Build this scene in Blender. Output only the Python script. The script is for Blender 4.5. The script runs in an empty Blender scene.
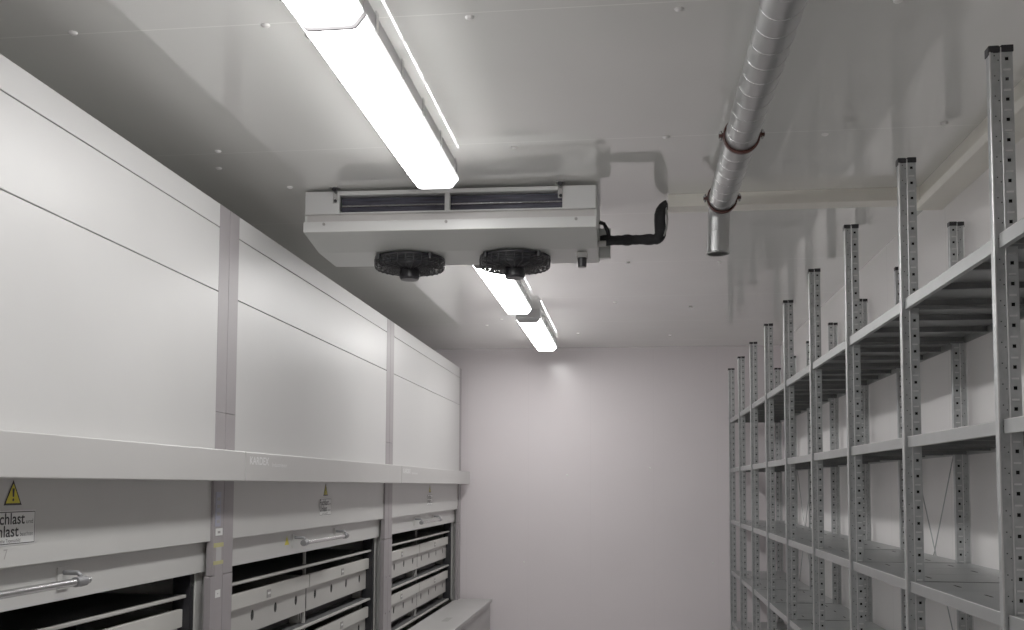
import bpy, bmesh, math, random
from mathutils import Vector, Matrix

random.seed(7)
sc = bpy.context.scene
col = sc.collection
H = 2.05            # camera height above the floor; heights below are written relative to the camera
PI = math.pi

# ------------------------------------------------------------------ materials
def mat(name, color, rough=.5, metal=0.0, noise=0.0, nscale=8.0, bump=0.0, bscale=60.0, spec=.5, rvar=0.0, stretch=(1, 1, 1)):
    m = bpy.data.materials.new(name); m.use_nodes = True
    nt = m.node_tree; b = nt.nodes['Principled BSDF']
    b.inputs['Base Color'].default_value = (*color, 1)
    b.inputs['Roughness'].default_value = rough
    b.inputs['Metallic'].default_value = metal
    b.inputs['Specular IOR Level'].default_value = spec
    tc = nt.nodes.new('ShaderNodeTexCoord'); mp = nt.nodes.new('ShaderNodeMapping')
    mp.inputs['Scale'].default_value = stretch
    nt.links.new(tc.outputs['Object'], mp.inputs['Vector'])
    if noise or rvar:
        n = nt.nodes.new('ShaderNodeTexNoise'); n.inputs['Scale'].default_value = nscale
        n.inputs['Detail'].default_value = 4
        nt.links.new(mp.outputs['Vector'], n.inputs['Vector'])
        if noise:
            r = nt.nodes.new('ShaderNodeMapRange')
            r.inputs['From Min'].default_value = .3; r.inputs['From Max'].default_value = .7
            r.inputs['To Min'].default_value = 1 - noise; r.inputs['To Max'].default_value = 1 + noise
            nt.links.new(n.outputs['Fac'], r.inputs['Value'])
            v = nt.nodes.new('ShaderNodeVectorMath'); v.operation = 'SCALE'
            v.inputs[0].default_value = color
            nt.links.new(r.outputs['Result'], v.inputs['Scale'])
            nt.links.new(v.outputs['Vector'], b.inputs['Base Color'])
        if rvar:
            r2 = nt.nodes.new('ShaderNodeMapRange')
            r2.inputs['From Min'].default_value = .3; r2.inputs['From Max'].default_value = .7
            r2.inputs['To Min'].default_value = max(.02, rough - rvar); r2.inputs['To Max'].default_value = rough + rvar
            nt.links.new(n.outputs['Fac'], r2.inputs['Value'])
            nt.links.new(r2.outputs['Result'], b.inputs['Roughness'])
    if bump:
        n2 = nt.nodes.new('ShaderNodeTexNoise'); n2.inputs['Scale'].default_value = bscale
        nt.links.new(mp.outputs['Vector'], n2.inputs['Vector'])
        bp = nt.nodes.new('ShaderNodeBump'); bp.inputs['Strength'].default_value = bump
        bp.inputs['Distance'].default_value = .01
        nt.links.new(n2.outputs['Fac'], bp.inputs['Height'])
        nt.links.new(bp.outputs['Normal'], b.inputs['Normal'])
    return m

def panel_mat(name, color, rough, axis, pitch, offset, width=.004, dark=.7, noise=.03, bump=.02, rvar=.0, spec=.5):
    """smooth coated insulation panels with a thin joint every `pitch` metres along one axis"""
    m = mat(name, color, rough, noise=noise, nscale=1.3, bump=bump, bscale=2.2, rvar=rvar, spec=spec)
    nt = m.node_tree; b = nt.nodes['Principled BSDF']
    tc = nt.nodes.new('ShaderNodeTexCoord'); sp = nt.nodes.new('ShaderNodeSeparateXYZ')
    nt.links.new(tc.outputs['Object'], sp.inputs['Vector'])
    def math_(op, a, bb=None):
        k = nt.nodes.new('ShaderNodeMath'); k.operation = op
        for i, x in enumerate((a, bb)):
            if x is None: continue
            if isinstance(x, (int, float)): k.inputs[i].default_value = x
            else: nt.links.new(x, k.inputs[i])
        return k.outputs[0]
    s = math_('SUBTRACT', sp.outputs['XYZ'.index(axis)], offset)
    s = math_('DIVIDE', s, pitch); s = math_('FRACT', s)
    s = math_('SUBTRACT', s, .5); s = math_('ABSOLUTE', s)
    line = math_('GREATER_THAN', s, .5 - width / pitch / 2)
    src = b.inputs['Base Color'].links[0].from_socket
    mix = nt.nodes.new('ShaderNodeMix'); mix.data_type = 'RGBA'
    nt.links.new(line, mix.inputs[0]); nt.links.new(src, mix.inputs[6])
    mix.inputs[7].default_value = (color[0] * dark, color[1] * dark, color[2] * dark, 1)
    nt.links.new(mix.outputs[2], b.inputs['Base Color'])
    return m

def coat(m, w, r, ior=1.5):
    b = m.node_tree.nodes['Principled BSDF']
    b.inputs['Coat Weight'].default_value = w; b.inputs['Coat Roughness'].default_value = r; b.inputs['Coat IOR'].default_value = ior

def emit(name, color, strength):
    m = bpy.data.materials.new(name); m.use_nodes = True
    nt = m.node_tree; b = nt.nodes['Principled BSDF']
    b.inputs['Base Color'].default_value = (.9, .9, .9, 1)
    b.inputs['Roughness'].default_value = .35
    b.inputs['Emission Color'].default_value = (*color, 1)
    b.inputs['Emission Strength'].default_value = strength
    # the tubes run along the middle of the cover: a little dimmer toward its two ends
    return m

LAMP = 19.0
M = dict(
    ceiling=panel_mat('coated_ceiling_panel', (.80, .80, .772), .05, 'Y', 1.24, 3.13, .006, 1.2, .03, .003, rvar=.012, spec=.8),
    wall=panel_mat('coated_wall_panel', (.75, .695, .715), .15, 'X', .70, .23, .003, .93, .02, .03, rvar=.03, spec=.22),
    wallr=panel_mat('coated_wall_panel_right', (.87, .845, .84), .35, 'Y', 1.2, 5.33, .004, .8, .03, .03),
    wallf=mat('coated_wall', (.75, .72, .72), .4, noise=.03),
    floor=mat('grey_floor', (.42, .40, .40), .45, noise=.1, nscale=5),
    cap=mat('fixing_cap', (.85, .84, .82), .3, noise=.02),
    paint=mat('light_grey_paint', (.53, .525, .51), .33, noise=.02, nscale=3, bump=.03, bscale=240),
    upper=mat('pale_grey_panel', (.56, .555, .55), .36, noise=.025, nscale=2, bump=.04, bscale=240, rvar=.04),
    fascia=mat('fascia_paint', (.51, .50, .49), .34, noise=.02, nscale=3, bump=.03, bscale=240),
    counter=mat('counter_grey_paint', (.41, .40, .395), .4, noise=.03, nscale=4),
    grip=mat('handle_bracket_grey', (.25, .25, .26), .4, .4, noise=.04),
    mauve=mat('mauve_grey_post', (.29, .266, .275), .42, noise=.04, nscale=6),
    inside_shade=mat('interior_shade', (.06, .06, .062), .7, noise=.1),  # shade of the unlit carousel interior painted as a near-black colour
    black=mat('black_plastic', (.012, .012, .015), .42, noise=.1),
    rubber=mat('black_foam_insulation', (.014, .014, .016), .8, noise=.3, nscale=25, bump=.5, bscale=60),
    chrome=mat('brushed_steel', (.62, .62, .62), .25, 1.0, noise=.05),
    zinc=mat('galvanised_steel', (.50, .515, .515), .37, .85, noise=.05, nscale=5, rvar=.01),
    zincp=mat('galvanised_post', (.45, .465, .47), .42, .7, noise=.14, nscale=30, rvar=.08),
    zincl=mat('bright_zinc_edge', (.66, .66, .66), .3, .8, noise=.08, nscale=20),
    zincd=mat('spiral_duct_zinc', (.43, .435, .435), .38, .92, noise=.04, nscale=9, rvar=.03),
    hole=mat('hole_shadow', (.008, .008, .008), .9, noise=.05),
    seam=mat('duct_seam', (.70, .70, .71), .25, .95, noise=.05),
    clamp=mat('red_brown_rubber', (.06, .017, .013), .5, noise=.1),
    white=mat('cooler_white_paint', (.64, .64, .635), .32, noise=.02, nscale=3),
    lipw=mat('cooler_lip_paint', (.61, .61, .60), .34, noise=.02, nscale=3),
    cool=mat('cooler_grey_paint', (.56, .57, .55), .34, noise=.02, nscale=3),
    coolw=mat('cooler_warm_grey', (.50, .48, .47), .36, noise=.02, nscale=3),
    fins=mat('coil_fins', (.055, .055, .075), .5, .4, noise=.45, nscale=120, stretch=(.06, .06, 1)),
    trunk=mat('cream_trunking', (.90, .87, .79), .4, noise=.02),
    tray=mat('tray_grey_paint', (.46, .45, .43), .42, noise=.03, nscale=4),
    traylip=mat('tray_lip_grey_paint', (.54, .53, .50), .42, noise=.03, nscale=4),
    tag=mat('grey_tag', (.30, .29, .28), .5, noise=.05),
    yellow=mat('warning_yellow', (.62, .53, .03), .45, noise=.05),
    sticker=mat('white_sticker', (.75, .75, .74), .4, noise=.03),
    note=mat('greyed_note_paper', (.43, .42, .43), .5, noise=.05),
    zincr=mat('galvanised_rail', (.38, .39, .39), .42, .65, noise=.05, nscale=9),
    zincshade=mat('galvanised_underside_shade', (.22, .225, .225), .45, .5, noise=.08, nscale=12),  # darker copy of the shelf zinc: underside shade put into the colour
    blue=mat('faded_blue_sticker', (.31, .31, .40), .5, noise=.06),
    tape=mat('yellow_tape', (.46, .43, .18), .5, noise=.08),
    ink=mat('black_ink', (.02, .02, .025), .6, noise=.05),
    pale=mat('pale_lettering', (.80, .80, .80), .4, noise=.02),
    lamp=emit('lit_diffuser', (1.0, .985, .965), LAMP),
    lampside=emit('lit_diffuser_side', (1.0, .985, .965), LAMP * 1.0),
    lamplip=emit('lit_diffuser_lip', (1.0, .985, .965), 1.3),
    lampend=mat('luminaire_grey_plastic', (.46, .45, .46), .4, noise=.03),
    clear=emit('glowing_frosted_end', (1, .98, .98), 2.2),
)

coat(M['ceiling'], .7, .05, 1.6)

# ------------------------------------------------------------------ mesh helpers
class MB:
    def __init__(s, *mats):
        s.v, s.f, s.m, s.sm, s.mats = [], [], [], [], list(mats)
    def add(s, vs, fs, mi=0, smooth=False):
        o = len(s.v); s.v += [tuple(p) for p in vs]
        for f in fs:
            s.f.append([o + i for i in f]); s.m.append(mi); s.sm.append(smooth)
        return s
    def box(s, x0, x1, y0, y1, z0, z1, mi=0):
        v = [(x, y, z) for x in (x0, x1) for y in (y0, y1) for z in (z0, z1)]
        return s.add(v, [(0, 1, 3, 2), (4, 6, 7, 5), (0, 4, 5, 1), (2, 3, 7, 6), (0, 2, 6, 4), (1, 5, 7, 3)], mi)
    def tube(s, path, r, n=12, mi=0, caps=True, radii=None):
        P = [Vector(p) for p in path]; vs = []; up = None
        for i, p in enumerate(P):
            t = ((P[min(i + 1, len(P) - 1)]) - P[max(i - 1, 0)]).normalized()
            if up is None:
                up = Vector((0, 0, 1)) if abs(t.z) < .9 else Vector((1, 0, 0))
            up = (up - t * up.dot(t))
            up = up.normalized() if up.length > 1e-6 else t.orthogonal().normalized()
            w = t.cross(up); rr = radii[i] if radii else r
            vs += [p + (up * math.cos(2 * PI * k / n) + w * math.sin(2 * PI * k / n)) * rr for k in range(n)]
        fs = [(i * n + k, i * n + (k + 1) % n, (i + 1) * n + (k + 1) % n, (i + 1) * n + k) for i in range(len(P) - 1) for k in range(n)]
        s.add(vs, fs, mi, True)
        if caps:
            L = len(P) - 1
            s.add(vs[:n], [tuple(range(n))[::-1]], mi); s.add(vs[L * n:], [tuple(range(n))], mi)
        return s
    def ring(s, c, R, r, axis='z', n=32, m=6, mi=0, a0=0, a1=2 * PI):
        full = abs(a1 - a0 - 2 * PI) < 1e-6
        pts = []
        k = n if full else n + 1
        vs = []
        for i in range(k):
            a = a0 + (a1 - a0) * i / n
            for j in range(m):
                b = 2 * PI * j / m
                q = ((R + r * math.cos(b)) * math.cos(a), (R + r * math.cos(b)) * math.sin(a), r * math.sin(b))
                if axis == 'y': q = (q[0], q[2], q[1])
                vs.append((c[0] + q[0], c[1] + q[1], c[2] + q[2]))
        fs = [(i * m + j, i * m + (j + 1) % m, ((i + 1) % k) * m + (j + 1) % m, ((i + 1) % k) * m + j)
              for i in range(n if full else k - 1) for j in range(m)]
        return s.add(vs, fs, mi, True)
    def cyl(s, c0, c1, r, n=24, mi=0, r1=None):
        return s.tube([c0, c1], r, n, mi, True, [r, r if r1 is None else r1])
    def prof_x(s, pts, x0, x1, mi=0, closed=True):       # (y, z) outline run along x
        n = len(pts); vs = [(x0, y, z) for y, z in pts] + [(x1, y, z) for y, z in pts]
        fs = [(i, (i + 1) % n, n + (i + 1) % n, n + i) for i in range(n if closed else n - 1)]
        if closed: fs += [tuple(range(n))[::-1], tuple(range(n, 2 * n))]
        return s.add(vs, fs, mi)
    def prof_y(s, pts, y0, y1, mi=0, smooth=False, caps=True):   # (x, z) outline run along y
        n = len(pts); vs = [(x, y0, z) for x, z in pts] + [(x, y1, z) for x, z in pts]
        s.add(vs, [(i, (i + 1) % n, n + (i + 1) % n, n + i) for i in range(n)], mi, smooth)
        if caps: s.add(vs, [tuple(range(n))[::-1], tuple(range(n, 2 * n))], mi)
        return s
    def prof_z(s, pts, z0, z1, mi=0):
        n = len(pts); vs = [(x, y, z0) for x, y in pts] + [(x, y, z1) for x, y in pts]
        return s.add(vs, [(i, (i + 1) % n, n + (i + 1) % n, n + i) for i in range(n)] + [tuple(range(n))[::-1], tuple(range(n, 2 * n))], mi)
    def holed(s, fn, u0, u1, v0, v1, cu, cv, ru, rv, n=4, rot=0.0, mi=0, depth=None, hm=None):
        """rectangle in (u,v) with an n-sided hole; fn(u,v,d) maps to space; with depth the hole gets a rim and a dark floor"""
        C = [(u0, v0), (u1, v0), (u1, v1), (u0, v1)]
        hp = [(cu + ru * math.cos(rot + 2 * PI * k / n), cv + rv * math.sin(rot + 2 * PI * k / n)) for k in range(n)]
        vs = [fn(u, v, 0) for u, v in C] + [fn(u, v, 0) for u, v in hp]
        ang = [math.atan2(v - cv, u - cu) for u, v in C]
        fs = []
        def nearest(k):
            a = rot + 2 * PI * k / n
            return min(range(4), key=lambda i: abs((ang[i] - a + PI) % (2 * PI) - PI))
        for k in range(n):
            a, b = nearest(k), nearest((k + 1) % n)
            k2 = 4 + (k + 1) % n
            if a == b: fs.append((a, k2, 4 + k))
            else: fs.append((a, b, k2, 4 + k))
        s.add(vs, fs, mi)
        if depth:
            top = [fn(u, v, 0) for u, v in hp]; bot = [fn(u, v, depth) for u, v in hp]
            s.add(top + bot, [(k, (k + 1) % n, n + (k + 1) % n, n + k) for k in range(n)], mi)
            if hm is not None: s.add(bot, [tuple(range(n))], hm)
        return s
    def build(s, name, parent=None, bevel=0, kind=None, shift=None):
        """world metres with z measured from the camera; moved into the parent's own frame"""
        r = parent
        while r is not None and r.parent is not None: r = r.parent
        off = Vector((0, 0, H)) - (r.location if r is not None else Vector((0, 0, 0)))
        me = bpy.data.meshes.new(name)
        me.from_pydata([tuple(Vector(p) + off) for p in s.v], [], s.f)
        for m in s.mats: me.materials.append(m)
        me.polygons.foreach_set('material_index', s.m)
        me.polygons.foreach_set('use_smooth', s.sm)
        bm = bmesh.new(); bm.from_mesh(me); bmesh.ops.remove_doubles(bm, verts=bm.verts, dist=1e-6) if False else None
        bmesh.ops.recalc_face_normals(bm, faces=bm.faces); bm.to_mesh(me); bm.free()
        o = bpy.data.objects.new(name, me); col.objects.link(o)
        if parent is not None: o.parent = parent
        if bevel:
            b = o.modifiers.new('edge', 'BEVEL'); b.width = bevel; b.segments = 2; b.limit_method = 'ANGLE'; b.angle_limit = math.radians(40)
        if kind: o['kind'] = kind
        return o

def thing(name, label, cat, loc, group=None):
    o = bpy.data.objects.new(name, None); col.objects.link(o)
    o.empty_display_size = .2
    o.location = loc; o['label'] = label; o['category'] = cat
    if group: o['group'] = group
    return o

def copy_tree(o, parent=None):
    c = o.copy(); col.objects.link(c)
    if parent is not None: c.parent = parent
    for ch in list(o.children): copy_tree(ch, c)
    return c

def find(root, name):
    for ch in root.children:
        if ch.name.split('.')[0] == name: return ch
        r = find(ch, name)
        if r: return r
    return None

def text_mesh(txt, size, xscale=1.0, bold=0.0):
    cu = bpy.data.curves.new('lettering', 'FONT'); cu.body = txt; cu.size = size; cu.offset = bold
    o = bpy.data.objects.new('lettering', cu); col.objects.link(o)
    dg = bpy.context.evaluated_depsgraph_get(); ev = o.evaluated_get(dg); me = ev.to_mesh()
    vs = [(v.co.x * xscale, v.co.y) for v in me.vertices]; fs = [tuple(p.vertices) for p in me.polygons]
    ev.to_mesh_clear(); bpy.data.objects.remove(o); bpy.data.curves.remove(cu)
    return vs, fs
def put_text(mb, txt, x, y, z, size, mi, xscale=1.0, width=None, bold=0.0):
    vs, fs = text_mesh(txt, size, xscale, bold)
    if width:
        a = min(v[0] for v in vs); b = max(v[0] for v in vs); k = width / (b - a)
        vs = [((v[0] - a) * k, v[1]) for v in vs]
    mb.add([(x, y + a, z + b) for a, b in vs], fs, mi)

# ------------------------------------------------------------------ camera
f, cy, yaw, pitch, roll = 988.97, 424.65, .1216, .0617, .0044
R = Vector((math.cos(yaw), math.sin(yaw), 0))
F0 = Vector((-math.sin(yaw), math.cos(yaw), 0)); Z = Vector((0, 0, 1))
F = F0 * math.cos(pitch) + Z * math.sin(pitch); U = -F0 * math.sin(pitch) + Z * math.cos(pitch)
R2 = R * math.cos(roll) + U * math.sin(roll); U2 = -R * math.sin(roll) + U * math.cos(roll)
cd = bpy.data.cameras.new('camera'); cam = bpy.data.objects.new('camera', cd); col.objects.link(cam)
cam.matrix_world = Matrix(((R2.x, U2.x, -F.x, 0), (R2.y, U2.y, -F.y, 0), (R2.z, U2.z, -F.z, H), (0, 0, 0, 1)))
cd.sensor_width = 36; cd.lens = f / 1024 * 36; cd.shift_y = (cy - 315) / 1024; cd.clip_start = .05
sc.camera = cam

# ------------------------------------------------------------------ room shell
ZC = 1.556; YE = 11.11; XW = 1.625; XL = -3.25; YB = -1.2; FL = -H
MB(M['floor']).box(XL, XW, YB, YE, FL - .1, FL).build('floor', kind='structure')
ceiling = MB(M['ceiling']).box(XL - .1, XW + .1, YB - .1, YE + .1, ZC, ZC + .1).build('ceiling', kind='structure')
MB(M['wall']).box(XL - .1, XW + .1, YE, YE + .1, FL, ZC).build('wall_back', kind='structure')
MB(M['wallr']).box(XW, XW + .1, YB, YE, FL, ZC).build('wall_right', kind='structure')
MB(M['wallf']).box(XL - .1, XL, YB, YE, FL, ZC).build('wall_left', kind='structure')
MB(M['wallf']).box(XL - .1, XW + .1, YB - .1, YB, FL, ZC).build('wall_front', kind='structure')
# little domed fixing caps in rows across the ceiling panels and end wall
def dome(c, r, axis):
    mb = MB(M['cap']); n = 10; vs = []; fs = []
    for i in range(3):
        a = i * PI / 6
        for k in range(n):
            t = 2 * PI * k / n; u, v, w = r * math.cos(a) * math.cos(t), r * math.cos(a) * math.sin(t), r * .55 * math.sin(a)
            vs.append((c[0] + u, c[1] + v, c[2] - w) if axis == 'z' else (c[0] + u, c[1] - w, c[2] + v))
    for i in range(2):
        fs += [(i * n + k, i * n + (k + 1) % n, (i + 1) * n + (k + 1) % n, (i + 1) * n + k) for k in range(n)]
    fs.append(tuple(range(2 * n, 3 * n)))
    return mb.add(vs, fs, 0, True)
capx = [-1.915, -1.231, -.534, .155, .847]
spots = [(x, 3.16 + .03 * (x + .5)) for x in capx]
spots += [(-1.92, 4.335), (-2.02, 4.574), (-1.777, 4.912), (.152, 4.375), (-.538, 4.431), (.847, 4.414), (1.326, 4.33)]
spots += [(-1.40, 9.42), (-1.21, 9.09), (-.549, 10.0), (-.145, 8.334), (.385, 10.22), (-.028, 6.839), (.5, 8.6), (.6, 6.9)]
for x, y in spots:
    dome((x, y, ZC), .016, 'z').build('fixing_cap', ceiling)
wb = bpy.data.objects['wall_back']
for x, z in [(-.733, .123), (-1.215, -.854), (.19, .204), (.871, -.836)]:
    dome((x, YE, z), .012, 'y').build('fixing_cap', wb)

# ------------------------------------------------------------------ vertical storage carousels (three in a row on the left)
XU = -1.924; Y0 = 4.50; ML = 3.195; Y1 = Y0 + ML; YC = (Y0 + Y1) / 2
CG = 'tall storage carousels in a row along the left'
car = thing('storage_carousel', 'middle one of the three tall pale grey storage carousels, between the two mauve posts', 'storage carousel', (XU, YC, 0), CG)
b = MB(M['paint'], M['inside_shade'])
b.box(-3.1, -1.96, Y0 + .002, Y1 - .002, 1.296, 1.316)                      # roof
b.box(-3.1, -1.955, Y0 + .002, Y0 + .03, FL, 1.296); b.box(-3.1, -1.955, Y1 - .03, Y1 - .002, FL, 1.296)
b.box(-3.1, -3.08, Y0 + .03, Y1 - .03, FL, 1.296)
b.box(-2.62, -2.60, Y0 + .03, Y1 - .03, FL, 1.296, 1)                        # inner back, coloured dark to stand for the unlit interior
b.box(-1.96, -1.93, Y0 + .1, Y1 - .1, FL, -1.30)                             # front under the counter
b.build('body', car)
ip = Y0 + .112; iq = Y1 - .112
for z0, z1 in ((.10, .9005), (.9055, 1.2055), (1.2105, 1.318)):
    MB(M['upper']).box(-1.95, XU, ip + .003, iq - .003, z0, z1).build('upper_panel', car, .0015)
for ya, yb in ((Y0 + .002, Y0 + .115), (Y1 - .115, Y1 - .002)):
    p = MB(M['mauve'])
    p.box(-1.954, XU + .001, ya, yb, .339, 1.318); p.box(-1.954, XU + .001, ya, yb, -.42, .336)
    wide = .018
    p.box(-1.954, XU + .002, ya - (wide if ya > YC else 0) , yb, FL, -.424)
    for zz in (-.72, -1.0):
        p.cyl((XU - .002, (ya + yb) / 2, zz), (XU + .005, (ya + yb) / 2, zz), .009, 10)
    p.build('front_post', car, .0015)
fa = MB(M['fascia']).box(-1.95, -1.82, Y0 + .002, Y1 - .002, .0164, .1563).build('fascia', car, .004)
t = MB(M['pale']); put_text(t, 'KARDEX', -1.8192, Y0 + .05, .098, .052, 0, width=.25, bold=.0012); t.build('brand_lettering', fa)
t = MB(M['pale']); put_text(t, 'Industriever', -1.8192, Y0 + .345, .092, .030, 0, width=.22); t.build('product_lettering', fa)
fp = MB(M['paint']).box(-1.955, -1.936, ip + .003, iq - .003, -.262, .03).build('front_panel', car, .0015)
# warning triangle and load label
xs = -1.9345
yc = 6.10
tri = MB(M['yellow'], M['ink'])
def pr(pts, x): return [(x, y, z) for y, z in pts]
zt0, zt1 = -.068, .012
tri.add(pr([(yc - .046, zt0), (yc + .046, zt0), (yc, zt1)], xs), [(0, 1, 2)], 1)
tri.add(pr([(yc - .036, zt0 + .0065), (yc + .036, zt0 + .0065), (yc, zt1 - .012)], xs + .0006), [(0, 1, 2)], 0)
tri.add(pr([(yc - .004, -.042), (yc + .004, -.042), (yc + .006, -.015), (yc - .006, -.015)], xs + .0012), [(0, 1, 2, 3)], 1)
tri.add(pr([(yc + .005 * math.cos(k * PI / 4), -.051 + .005 * math.sin(k * PI / 4)) for k in range(8)], xs + .0012), [tuple(range(8))], 1)
tri.build('warning_triangle', fp)
lb = MB(M['sticker'], M['ink'])
ly0, ly1, lz0, lz1 = yc - .122, yc + .122, -.193, -.085
lb.add(pr([(ly0, lz0), (ly1, lz0), (ly1, lz1), (ly0, lz1)], xs), [(0, 1, 2, 3)], 0)
for a0, a1, c0, c1 in ((ly0 + .003, ly1 - .003, lz0 + .003, lz0 + .006), (ly0 + .003, ly1 - .003, lz1 - .006, lz1 - .003),
                       (ly0 + .003, ly0 + .006, lz0 + .003, lz1 - .003), (ly1 - .006, ly1 - .003, lz0 + .003, lz1 - .003)):
    lb.add(pr([(a0, c0), (a1, c0), (a1, c1), (a0, c1)], xs + .0006), [(0, 1, 2, 3)], 1)
put_text(lb, 'Fachlast', xs + .0008, ly0 + .010, -.127, .050, 1, width=.176, bold=.0008)
put_text(lb, 'und', xs + .0008, ly0 + .194, -.127, .020, 1, width=.036)
put_text(lb, 'Unlast', xs + .0008, ly0 + .010, -.166, .050, 1, width=.146, bold=.0008)
put_text(lb, 'beachten', xs + .0008, ly0 + .164, -.166, .020, 1, width=.066)
put_text(lb, 'siehe Typenschild', xs + .0008, ly0 + .055, -.184, .016, 1, width=.11)
lb.build('load_label', fp)
# sliding door with its bar handle
dr = MB(M['paint']).box(-1.99, -1.972, Y0 + .06, Y1 - .065, -.404, -.20).build('sliding_door', car, .0015)
hd = MB(M['chrome'], M['paint'], M['grip'])
hy0, hy1, hx, hz = YC - .49, YC + .37, -1.905, -.338
hd.tube([(hx, hy0, hz), (hx, hy1, hz)], .013, 14)
for hy in (hy0 + .02, hy1 - .02):
    hd.tube([(-1.972, hy, hz + .03), (hx - .01, hy, hz + .03), (hx, hy, hz + .022), (hx, hy, hz - .018)], .009, 8, 2)
    hd.box(-1.973, -1.966, hy - .035, hy + .035, hz - .028, hz + .05, 1)
    hd.tube([(hx, hy - .03, hz), (hx, hy + .03, hz)], .018, 12, 2)
hd.tube([(hx, hy1, hz), (hx, hy1 + .035, hz)], .012, 10)
hd.build('handle', dr)
# jambs, dark guides, carrier boards, divider
for s, ye in ((1, Y0), (-1, Y1)):
    a = lambda d0, d1: (min(ye + s * d0, ye + s * d1), max(ye + s * d0, ye + s * d1))
    MB(M['paint']).box(-2.03, -1.9955, *a(.06, .134), -1.258, -.26).build('jamb', car, .001)
    g = MB(M['black'], M['chrome']); g.box(-2.08, -2.0, *a(.136, .180), -1.258, -.28)
    for k in range(3): g.cyl((-2.001, ye + s * .158, -.46 - .3 * k), (-1.997, ye + s * .158, -.46 - .3 * k), .005, 8, 1)
    g.build('guide_channel', car)
for zz in (-.50, -.87, -1.24):
    cb = MB(M['inside_shade']).box(-2.56, -2.036, Y0 + .183, Y1 - .183, zz - .02, zz).build('carrier_board', car)  # board coloured dark so the gap behind its rail looks unlit
    MB(M['tray']).box(-2.035, -2.014, Y0 + .183, Y1 - .183, zz - .013, zz).build('edge_rail', cb, .002)
MB(M['tray']).box(-2.075, -2.058, YC - .006, YC + .006, -1.259, -.40).build('column_divider', car)
cn = MB(M['counter']); cn.box(-1.96, -1.557, Y0 + .004, Y1 - .004, -1.295, -1.26)
cn.box(-1.61, -1.575, Y0 + .03, Y1 - .03, FL, -1.295); cn.box(-1.93, -1.61, Y0 + .03, Y0 + .06, FL, -1.295); cn.box(-1.93, -1.61, Y1 - .06, Y1 - .03, FL, -1.295)
cn = cn.build('counter', car, .004)
MB(M['tag']).box(-1.77, -1.71, YC - .22, YC + .04, -1.2605, -1.2585).build('counter_inlay', cn)

carN = copy_tree(car); carN.location.y = YC - ML
carN['label'] = 'nearest tall storage carousel, cut by the left edge, with the big readable load label'
carF = copy_tree(car); carF.scale.y = 1.036; carF.location.y = YC + ML + .0575
def on(root, part, mb, name):
    o = mb.build(name, None); p = find(root, part)
    for v in o.data.vertices: v.co -= Vector((root.location.x, root.location.y, 0))
    o.parent = p
    return o
hz_ = MB(M['yellow']); hz_.add([(-1.9712, 5.47, -.345), (-1.9712, 5.545, -.345), (-1.9712, 5.5075, -.29)], [(0, 1, 2)]); on(car, 'sliding_door', hz_, 'hazard_sticker')
pm = MB(M['tag']); put_text(pm, '7', -1.9345, 2.865, -.235, .045, 0); on(carN, 'front_panel', pm, 'pen_mark')
carF['label'] = 'farthest of the three storage carousels, beside the end wall, its grey counter in view'

# stickers on the post between the near and the middle carousel
pn = [c for c in carN.children if c.name.startswith('front_post')]
pn = max(pn, key=lambda o: sum(v.co.y for v in o.data.vertices) / len(o.data.vertices))
pn.data = pn.data.copy()
def post_sticker(name, mats, rects):
    mb = MB(*mats)
    for (a0, a1, c0, c1, mi, d) in rects:
        mb.box(XU + .0005, XU + .0035 + d, a0, a1, c0, c1, mi)
    o = mb.build(name, None)
    for v in o.data.vertices: v.co -= Vector((carN.location.x, carN.location.y, 0))
    o.parent = pn
    return o
post_sticker('adhesive_strip', (M['blue'], M['tag']), [(4.405, 4.462, -.195, -.035, 0, 0)] + [(4.418, 4.45, -.18 + .035 * k, -.165 + .035 * k, 1, .0006) for k in range(4)])
post_sticker('adhesive_tag', (M['sticker'], M['tag']), [(4.412, 4.485, -.238, -.205, 0, 0), (4.43, 4.46, -.228, -.217, 1, .0006)])
post_sticker('taped_note', (M['sticker'], M['tape'], M['mauve'], M['note']), [(4.405, 4.492, -.425, -.272, 2, 0), (4.418, 4.475, -.36, -.285, 3, .0005), (4.395, 4.498, -.292, -.272, 1, .001), (4.395, 4.498, -.372, -.355, 1, .001)])
post_sticker('adhesive_tag', (M['sticker'], M['tag']), [(4.42, 4.475, -.525, -.49, 0, 0), (4.44, 4.45, -.510, -.505, 1, .0006)])

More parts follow.
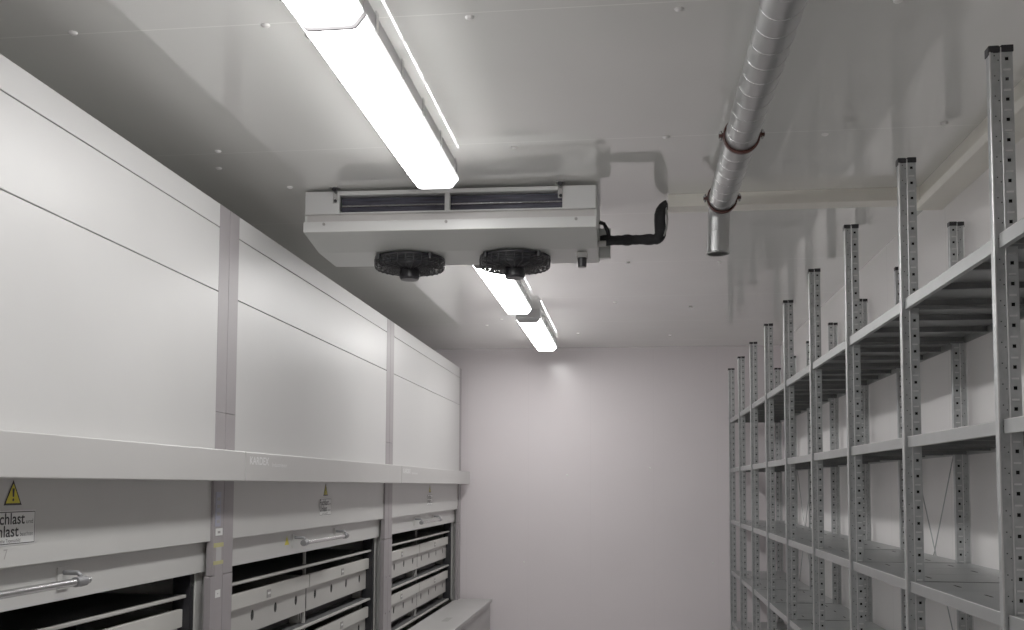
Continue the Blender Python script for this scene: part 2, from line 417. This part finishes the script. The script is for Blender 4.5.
# ------------------------------------------------------------------ storage trays standing on the carriers
def make_tray(y0, y1, zb):
    """zb: top of the carrier board the tray stands on"""
    loc = (-2.03, (y0 + y1) / 2, zb + H)
    tr = thing('storage_tray', '', 'storage tray', loc, 'storage trays in the open carousels')
    xf = -2.052
    fr = MB(M['tray'], M['hole'])
    n = 4; w = (y1 - y0) / n; z0, z1 = zb + .078, zb + .235
    fn = lambda u, v, d: (xf - d, u, v)
    for k in range(n):
        fr.holed(fn, y0 + k * w, y0 + (k + 1) * w, z0, z1, y0 + (k + .5) * w, z0 + .085, .027, .031, 12, 0, 0, .003, 1)
    fr.box(xf - .035, xf, y0, y1, z0 - .003, z0)
    fr.build('holed_front', tr)
    bd = MB(M['tray'], M['inside_shade'])
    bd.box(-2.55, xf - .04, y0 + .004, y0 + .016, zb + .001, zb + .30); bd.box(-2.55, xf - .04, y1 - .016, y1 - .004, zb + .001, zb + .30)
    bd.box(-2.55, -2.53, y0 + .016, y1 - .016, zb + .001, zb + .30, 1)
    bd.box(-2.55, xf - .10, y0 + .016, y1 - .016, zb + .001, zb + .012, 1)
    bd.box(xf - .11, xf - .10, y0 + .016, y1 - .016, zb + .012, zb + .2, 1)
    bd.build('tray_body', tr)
    lp = MB(M['traylip']); lp.box(-2.055, -2.028, y0, y1, zb + .225, zb + .305); lp = lp.build('front_lip', tr, .003)
    ym = (y0 + y1) / 2
    MB(M['tag'], M['sticker']).box(-2.0285, -2.0255, ym - .03, ym + .03, zb + .240, zb + .285).box(-2.0256, -2.0250, ym - .022, ym + .022, zb + .258, zb + .27, 1).build('label_holder', lp)
    return tr
ta, tb = Y0 + .186, YC - .009
tc_, td = YC + .009, Y1 - .186
t0 = make_tray(ta, tb, -.87)
t0['label'] = 'upper row tray in the middle carousel, on the half beside the near post'
def place(dy, yc_, zb, label):
    c = copy_tree(t0); c.location.y = yc_ + dy
    if dy > 0: c.location.y = YC + ML + .0575 + (yc_ - YC) * 1.036; c.scale.y = 1.036
    c.location.z = zb + H; c['label'] = label
cl, cr = (ta + tb) / 2, (tc_ + td) / 2
place(0, cr, -.87, 'upper row tray in the middle carousel, on the half toward the end wall')
place(0, cl, -1.24, 'lower row tray in the middle carousel, on the half beside the near post')
place(0, cr, -1.24, 'lower row tray in the middle carousel, on the half toward the end wall')
place(ML, cl, -.87, 'upper row tray in the farthest carousel, on the half beside the mauve post')
place(ML, cr, -.87, 'upper row tray in the farthest carousel, on the half toward the end wall')
place(ML, cl, -1.24, 'lower row tray in the farthest carousel, on the half beside the mauve post')
place(ML, cr, -1.24, 'lower row tray in the farthest carousel, on the half nearest the end wall and counter')
place(-ML, cr, -.87, 'grey tray seen under the bar handle of the nearest carousel, bottom left corner')

# ------------------------------------------------------------------ luminaires
def make_lamp(ya, yb, label, xc=-.943):
    w = .110; T = .074                                # T: depth of the opaque tray
    t = thing('strip_light', label, 'light', (xc, (ya + yb) / 2, ZC + H), 'strip lights along the ceiling')
    MB(M['lampend']).prof_y([(xc - w, ZC - T), (xc + w, ZC - T), (xc + w - .006, ZC), (xc - w + .006, ZC)], ya, yb - .008).build('base_tray', t, .003)
    half = [(w + .004, T + .001), (w + .004, T + .007), (w - .001, T + .011), (w - .027, T + .043), (w - .040, T + .047)]
    out = [(xc - a_, ZC - d_) for a_, d_ in half] + [(xc + a_, ZC - d_) for a_, d_ in reversed(half)]
    d = MB(M['lamp'], M['lampside'], M['lamplip'])
    d.prof_y(out, ya + .012, yb - .026, 0)
    for i, mi in ((0, 2), (1, 2), (2, 1), (6, 1), (7, 2), (8, 2)): d.m[i] = mi
    d.build('diffuser', t)
    e = MB(M['lampend']); e.prof_y(out, ya, ya + .011); e.build('end_cap', t)
    n = len(out); e = MB(M['clear'])
    sc2 = [(xc + (x - xc) * .97, ZC - T - .001 + (z - ZC + T + .001) * .97) for x, z in out]
    vs = [(x, yb - .025, z) for x, z in out] + [(x, yb, z) for x, z in sc2]
    e.add(vs, [(i, (i + 1) % n, n + (i + 1) % n, n + i) for i in range(n)] + [tuple(range(n))[::-1], tuple(range(n, 2 * n))]).build('end_cap', t)
    k = 5
    for i in range(k):
        y = ya + .12 + (yb - ya - .24) * i / (k - 1)
        for s in (-1, 1):
            c = MB(M['chrome'])
            c.box(min(xc + s * (w + .0045), xc + s * (w + .011)), max(xc + s * (w + .0045), xc + s * (w + .011)), y - .014, y + .014, ZC - T - .010, ZC - .015)
            c.build('cover_clip', t)
    return t
make_lamp(1.22, 2.93, 'glowing strip light cut off by the top edge of the picture')
make_lamp(2.945, 4.64, 'longest looking lit strip light, ending just in front of the ceiling air cooler')
make_lamp(6.40, 8.18, 'lit strip light whose near end is hidden behind the right fan', -.95)
make_lamp(8.60, 10.46, 'farthest lit strip light, closest to the white end wall', -.912)

# ------------------------------------------------------------------ ceiling air cooler
E = 4.96; xa, xb = -1.712, -.178
ev = thing('air_cooler', 'white ceiling air cooler with two black fans underneath', 'air cooler', ((xa + xb) / 2, E + .3, ZC + H))
hs = MB(M['white'])
hs.box(xa, xb, E + .012, E + .57, 1.520, 1.535)
hs.box(xa + .004, -1.527, E, E + .03, 1.421, 1.535); hs.box(-.352, xb - .004, E, E + .03, 1.421, 1.535)
hs.box(-1.527, -.352, E, E + .03, 1.514, 1.535)
hs.box(xa + .004, xb - .004, E + .55, E + .57, 1.27, 1.52)
hs.build('housing', ev, .002)
side = [(E + .012, 1.52), (E + .57, 1.52), (E + .57, 1.275), (E + .26, 1.275), (E + .012, 1.315)]
MB(M['cool']).prof_x(side, xa, xa + .01).build('end_plate', ev)
MB(M['cool']).prof_x(side, xb - .01, xb).build('end_plate', ev)
MB(M['white']).box(-.962, -.936, E + .002, E + .03, 1.421, 1.514).build('divider', ev, .001)
co = MB(M['fins'], M['chrome'])
co.box(-1.527, -.352, E + .055, E + .45, 1.422, 1.513)
for k in range(2):
    for zz in (1.4675,):
        co.tube([(-1.527, E + .048, zz), (-.352, E + .048, zz)], .0055, 8, 1)
co.build('coil', ev)
MB(M['coolw']).box(xa + .006, xb - .006, E + .015, E + .03, 1.372, 1.4185).build('recess_strip', ev)
sl = MB(M['lipw'], M['tag'])
sl.box(xa, xb, E - .012, E + .02, 1.317, 1.371); sl.box(xa + .002, xb - .002, E - .004, E + .025, 1.414, 1.421)
for x in (-1.60, -.95, -.28): sl.cyl((x, E - .0125, 1.358), (x, E - .017, 1.358), .008, 10, 1)
sl.build('front_lip', ev, .002)
tr = MB(M['cool'])
tr.prof_x([(E - .010, 1.316), (E + .25, 1.268), (E + .57, 1.262), (E + .57, 1.274), (E + .25, 1.280), (E - .010, 1.328)], xa + .002, xb - .002)
tr.build('drip_tray', ev, .002)
for fx in (-1.233, -.640):
    fy = E + .40; zp = 1.262; Rr = .192
    fn = MB(M['black'])
    n = 40                                                      # inlet collar
    vs = []
    for r_, z_ in ((Rr - .006, zp + .0), (Rr + .004, zp - .0), (Rr + .004, zp - .016), (Rr - .006, zp - .016)):
        vs += [(fx + r_ * math.cos(2 * PI * k / n), fy + r_ * math.sin(2 * PI * k / n), z_) for k in range(n)]
    fs = [(i * n + k, i * n + (k + 1) % n, ((i + 1) % 4) * n + (k + 1) % n, ((i + 1) % 4) * n + k) for i in range(4) for k in range(n)]
    fn.add(vs, fs, 0, True)
    fn.add([(fx + (Rr - .006) * math.cos(2 * PI * k / n), fy + (Rr - .006) * math.sin(2 * PI * k / n), zp - .004) for k in range(n)], [tuple(range(n))])
    fan = fn.build('fan', ev)
    g = MB(M['black'])
    for zz, rr in ((zp - .022, Rr + .003), (zp - .031, Rr + .003), (zp - .040, Rr + .003), (zp - .049, Rr + .001), (zp - .056, Rr - .004)):
        g.ring((fx, fy, zz), rr, .0026, n=40, m=5)
    for rr in (.06, .075, .09, .105, .12, .135, .15, .165, .18):
        g.ring((fx, fy, zp - .060), rr, .0023, n=36, m=5)
    for k in range(28):
        a = 2 * PI * k / 28 + .1
        ca, sa = math.cos(a), math.sin(a)
        g.tube([(fx + .045 * ca, fy + .045 * sa, zp - .062), (fx + .185 * ca, fy + .185 * sa, zp - .062),
                (fx + (Rr + .002) * ca, fy + (Rr + .002) * sa, zp - .052), (fx + (Rr + .004) * ca, fy + (Rr + .004) * sa, zp - .012)], .0028, 5)
    for k in range(4):                                          # fixing feet
        a = PI / 4 + PI / 2 * k
        x, y = fx + (Rr + .012) * math.cos(a), fy + (Rr + .012) * math.sin(a)
        g.cyl((x, y, zp), (x, y, zp - .03), .011, 8)
    g.build('guard', fan)
    mo = MB(M['black'])
    mo.cyl((fx, fy, zp - .012), (fx, fy, zp - .106), .056, 24); mo.cyl((fx, fy, zp - .106), (fx, fy, zp - .118), .055, 24, 0, .05)
    mo.build('motor', fan)
    bl = MB(M['black'])
    for k in range(7):
        a = 2 * PI * k / 7
        pts = []
        for rr, dz, da in ((.05, .008, -.30), (.178, .004, -.36), (.178, -.016, .50), (.05, -.012, .35)):
            pts.append((fx + rr * math.cos(a + da), fy + rr * math.sin(a + da), zp - .024 + dz))
        bl.add(pts, [(0, 1, 2, 3)])
    bl.build('blade_set', fan)
for x in (-1.545, -.362):
    br = MB(M['chrome'], M['black'])
    br.box(x - .012, x + .012, E - .006, E - .001, 1.470, 1.552); br.box(x - .022, x + .022, E - .03, E + .02, 1.548, ZC)
    br.cyl((x, E - .03, 1.538), (x, E + .0, 1.538), .012, 10, 1); br.cyl((x + .002, E - .010, 1.482), (x + .002, E - .005, 1.482), .009, 8, 1)
    br.build('hanging_bracket', ev)
gl = MB(M['tag'], M['black'])
gl.box(-.295, -.237, E + .30, E + .36, 1.235, 1.264); gl.cyl((-.266, E + .33, 1.235), (-.266, E + .33, 1.185), .026, 14, 1, .023)
gl.build('cable_gland', ev, .002)
vb = MB(M['tag'], M['cool'], M['chrome'])
vb.box(-.178, -.115, E + .40, E + .44, 1.25, 1.415, 1)
vb.build('connection_box', ev, .002)
MB(M['tag']).cyl((-.178, E + .22, 1.285), (-.135, E + .22, 1.285), .016, 12).build('drain_stub', ev)

ev.rotation_euler = (0, .007, 0)

# insulated refrigerant line
rp = thing('insulated_pipe', 'black foam insulated pipe leaving the right end of the air cooler', 'pipe', (0, 5.30, 1.3 + H))
path = []; rad = []
for i in range(16):
    x = -.172 + .29 * i / 15
    path.append((x, 5.31, 1.328)); rad.append(.0265 + .0045 * (math.sin(i * 1.05) > .1) + .001 * math.sin(i * 2.7))
for i in range(1, 7):
    a = i / 6 * PI / 2
    path.append((.118 + .034 * math.sin(a), 5.31, 1.362 - .034 * math.cos(a))); rad.append(.031)
for z_, x_, r_ in ((1.40, .150, .031), (1.43, .148, .030), (1.46, .149, .030), (1.485, .156, .029), (1.503, .168, .028), (1.513, .180, .027), (1.517, .19, .026)):
    path.append((x_, 5.31, z_)); rad.append(r_)
MB(M['rubber']).tube(path, .03, 16, 0, True, rad).build('foam_sleeve', rp)
MB(M['tag']).tube([(.168, 5.29, 1.34), (.184, 5.29, 1.38), (.188, 5.29, 1.43), (.184, 5.29, 1.48), (.182, 5.295, 1.512)], .005, 8).build('cable', rp)
MB(M['rubber']).tube([(-.172, 5.26, 1.415), (-.150, 5.27, 1.41), (-.130, 5.29, 1.375), (-.125, 5.31, 1.345)], .011, 10).build('branch_sleeve', rp)

# cream pipe cover across the ceiling and along the right wall
pc = thing('pipe_cover', 'cream boxed pipe cover crossing the ceiling and turning along the right wall', 'pipe cover', (1.5, 5.3, ZC + H))
MB(M['trunk']).box(.192, 1.52, 5.25, 5.37, 1.486, ZC).build('cross_run', pc, .004)
MB(M['trunk']).prof_y([(1.478, ZC), (1.478, 1.492), (1.492, 1.462), (XW, 1.462), (XW, ZC)], YB, 5.372).build('wall_run', pc, .003)

# ------------------------------------------------------------------ spiral duct
du = thing('spiral_duct', 'round galvanised spiral duct hung under the ceiling, ending in a small elbow', 'duct', (.45, 4, ZC + H))
dx, dz, r = .452, 1.452, .067
MB(M['zincd']).tube([(dx, YB + .05 + (5.05 - YB - .05) * i / 30, dz) for i in range(31)], r, 36, 0, True).build('spiral_pipe', du)
hel = []
pitch_ = .118; turns = int((5.02 - YB) / pitch_)
for i in range(turns * 28):
    a = 2 * PI * i / 28; y = 5.03 - pitch_ * i / 28
    hel.append((dx + (r + .0005) * math.cos(a), y, dz + (r + .0005) * math.sin(a)))
MB(M['seam']).tube(hel, .0013, 5, 0).build('lock_seam', du)
el = MB(M['zincd'], M['hole'])
pth = [(dx, 4.98, dz - .008), (dx, 5.05, dz - .010)]
for i in range(1, 9):
    a = i / 8 * PI / 2; pth.append((dx - .008 * i / 8, 5.05 + .075 * math.sin(a), dz - .010 - .075 * (1 - math.cos(a))))
pth += [(dx - .010, 5.125, 1.30), (dx - .012, 5.125, 1.197)]
el.tube(pth, .056, 28, 0, False)
el.ring((dx - .012, 5.125, 1.199), .056, .005, n=28, m=6)
el.ring((dx - .010, 5.125, 1.31), .0545, .003, n=28, m=6)
el.ring((dx, 5.052, dz - .009), .061, .006, axis='y', n=28, m=6)
el.add([(dx - .012 + .052 * math.cos(2 * PI * k / 20), 5.125 + .052 * math.sin(2 * PI * k / 20), 1.24) for k in range(20)], [tuple(range(20))], 1)
el.build('elbow', du)
for yc_ in (4.10, 5.0):
    c = MB(M['clamp'], M['chrome'])
    n = 36; vs = []
    for rr, yy in ((r + .001, -.012), (r + .010, -.012), (r + .010, .012), (r + .001, .012)):
        vs += [(dx + rr * math.cos(2 * PI * k / n), yc_ + yy, dz + rr * math.sin(2 * PI * k / n)) for k in range(n)]
    c.add(vs, [(i * n + k, i * n + (k + 1) % n, ((i + 1) % 4) * n + (k + 1) % n, ((i + 1) % 4) * n + k) for i in range(4) for k in range(n)], 0, True)
    for s in (-1, 1):
        x = dx + s * (r + .018)
        c.box(min(dx + s * (r + .006), x + s * .008), max(dx + s * (r + .006), x + s * .008), yc_ - .01, yc_ + .01, dz - .006, dz + .006, 0)
        c.cyl((x, yc_, dz - .018), (x, yc_, dz + .022), .005, 8, 1); c.cyl((x, yc_, dz + .006), (x, yc_, dz + .014), .009, 6, 1)
    c.cyl((dx, yc_, dz + r + .008), (dx, yc_, ZC), .007, 10, 1)
    c.build('pipe_clamp', du)

# ------------------------------------------------------------------ shelving along the right wall
XR, XB2, YP, NB = 1.042, 1.602, 2.99, 9
rk = thing('shelving_rack', 'long galvanised steel shelving rack of empty shelves along the right wall', 'shelving', (1.33, 7, 0))
ZT = 1.288
def upright_mesh(front, y):
    s = 1 if front else -1; x0 = XR if front else XB2
    X = lambda d: x0 + s * d
    def bx(mb, d0, d1, a0, a1, z0, z1, mi=0): mb.box(min(X(d0), X(d1)), max(X(d0), X(d1)), y + a0, y + a1, z0, z1, mi)
    mb = MB(M['zincp'], M['hole'], M['zincl'])
    zb = FL
    bx(mb, 0, .010, -.014, .014, zb, ZT)                        # nose flange facing the aisle (or the wall)
    mb.tube([(X(.001), y - .0135, zb), (X(.001), y - .0135, ZT)], .0032, 8, 2)
    bx(mb, .010, .031, -.010, .010, zb, ZT)                     # plain web
    bx(mb, .062, .065, -.013, .013, zb, ZT)
    mb.tube([(X(.031), y - .0145, zb), (X(.031), y - .0145, ZT)], .0022, 6, 2)
    p = .0605; n = int((ZT - zb) / p)
    for side in (-1, 1):                                        # perforated plates
        fn = lambda u, v, d: (X(u), y + side * (.0145 - d), v)
        for k in range(n):
            z1 = ZT - k * p; z0 = z1 - p if k < n - 1 else zb
            mb.holed(fn, .031, .064, z0, z1, .048, z1 - .034, .0078, .0078, 4, PI / 4, 0, .003, None)
            if side < 0:
                bx(mb, .037, .057, -.0170, -.0142, z1 - .0095, z1 - .0045, 2)      # pressed slot lugs
                bx(mb, .013, .0165, -.0105, -.0095, z1 - .024, z1 - .0205, 1)       # small fixing holes
                bx(mb, .0235, .027, -.0105, -.0095, z1 - .038, z1 - .0345, 1)
    bx(mb, .032, .062, -.004, .004, zb, ZT, 1)                  # dark hollow behind the holes
    return mb
def cap_mesh(front, y):
    s = 1 if front else -1; x0 = XR if front else XB2
    mb = MB(M['black'])
    for d0, d1, h, wd in ((-.003, .027, .002, .017), (.027, .034, .000, .016), (.032, .067, .003, .018)):
        xs_ = sorted((x0 + s * d0, x0 + s * d1)); mb.box(xs_[0], xs_[1], y - wd, y + wd, ZT - .014, ZT + .004 + h)
    xs_ = sorted((x0 - s * .004, x0 - s * .0005)); mb.box(xs_[0], xs_[1], y - .016, y + .016, ZT - .022, ZT + .004)
    return mb
up0 = {}
for front in (True, False):
    for k in range(-1, NB):
        y = YP + k
        if k == -1:
            u = upright_mesh(front, y).build('upright', rk); c = cap_mesh(front, y).build('post_cap', u, .002)
            up0[front] = u
        else:
            u = copy_tree(up0[front], rk)
            u.location.y = k + 1
LEVELS = (.732, .195, -.359, -.9006, -1.445, -1.98)
def shelf_mesh(y0, y1, zt):
    mb = MB(M['zinc'], M['hole'], M['zincshade'])
    n = 3; x0, x1 = XR + .014, XB2 - .012; w = (y1 - y0) / n
    for k in range(n):
        a, b_ = y0 + k * w + .002, y0 + (k + 1) * w - .002
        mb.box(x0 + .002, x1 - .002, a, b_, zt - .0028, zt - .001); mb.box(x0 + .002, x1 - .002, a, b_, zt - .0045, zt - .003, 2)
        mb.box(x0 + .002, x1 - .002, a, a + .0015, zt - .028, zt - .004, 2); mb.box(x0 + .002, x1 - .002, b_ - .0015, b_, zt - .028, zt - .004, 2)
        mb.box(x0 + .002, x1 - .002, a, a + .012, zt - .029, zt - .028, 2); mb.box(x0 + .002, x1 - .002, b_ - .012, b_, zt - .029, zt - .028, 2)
        m_ = (a + b_) / 2
        for xx in (x0 + .12, x0 + .40): mb.box(xx - .004, xx + .004, m_ - .035, m_ + .035, zt - .001, zt - .0002, 1)
    mb.box(x1 - .002, x1, y0, y1, zt - .038, zt)
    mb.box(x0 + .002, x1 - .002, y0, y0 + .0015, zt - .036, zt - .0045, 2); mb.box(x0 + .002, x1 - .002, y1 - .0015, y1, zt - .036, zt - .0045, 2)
    return mb
def rail_mesh(y0, y1, zt):
    x0 = XR + .012
    mb = MB(M['zincr'], M['zincl'])
    mb.box(x0, x0 + .0025, y0, y1, zt - .040, zt); mb.box(x0 + .0025, x0 + .018, y0, y1, zt - .040, zt - .0385)
    mb.tube([(x0 + .001, y0, zt), (x0 + .001, y1, zt)], .0017, 6, 1)
    return mb
sh0 = None
for k in range(-1, NB - 1):
    for zt in LEVELS:
        if sh0 is None:
            ya, yb = YP + k + .0175, YP + k + 1 - .0175
            sh0 = shelf_mesh(ya, yb, zt).build('shelf', rk); rail_mesh(ya, yb, zt).build('front_rail', sh0); z00 = zt
        else:
            s_ = copy_tree(sh0, rk); s_.location = (0, k + 1, zt - z00)
for k in (2, 6):
    yc_, zc = YP + k + .53, -.33 if k == 2 else -.40
    for s in (-1, 1):
        MB(M['zincp']).tube([(1.592, yc_ - .49, zc - s * .70), (1.592, yc_ + .49, zc + s * .70)], .003, 6).build('brace_rod', rk)

# ------------------------------------------------------------------ world and colour
w = bpy.data.worlds.new('world'); sc.world = w; w.use_nodes = True
w.node_tree.nodes['Background'].inputs['Color'].default_value = (.5, .5, .52, 1)
w.node_tree.nodes['Background'].inputs['Strength'].default_value = .02
sc.view_settings.view_transform = 'Standard'; sc.view_settings.look = 'None'
sc.view_settings.exposure = 0.0; sc.view_settings.gamma = 1.25
sc.cycles.max_bounces = 10; sc.cycles.diffuse_bounces = 6; sc.cycles.glossy_bounces = 5
sc.cycles.use_denoising = True; sc.cycles.sample_clamp_indirect = 6.0
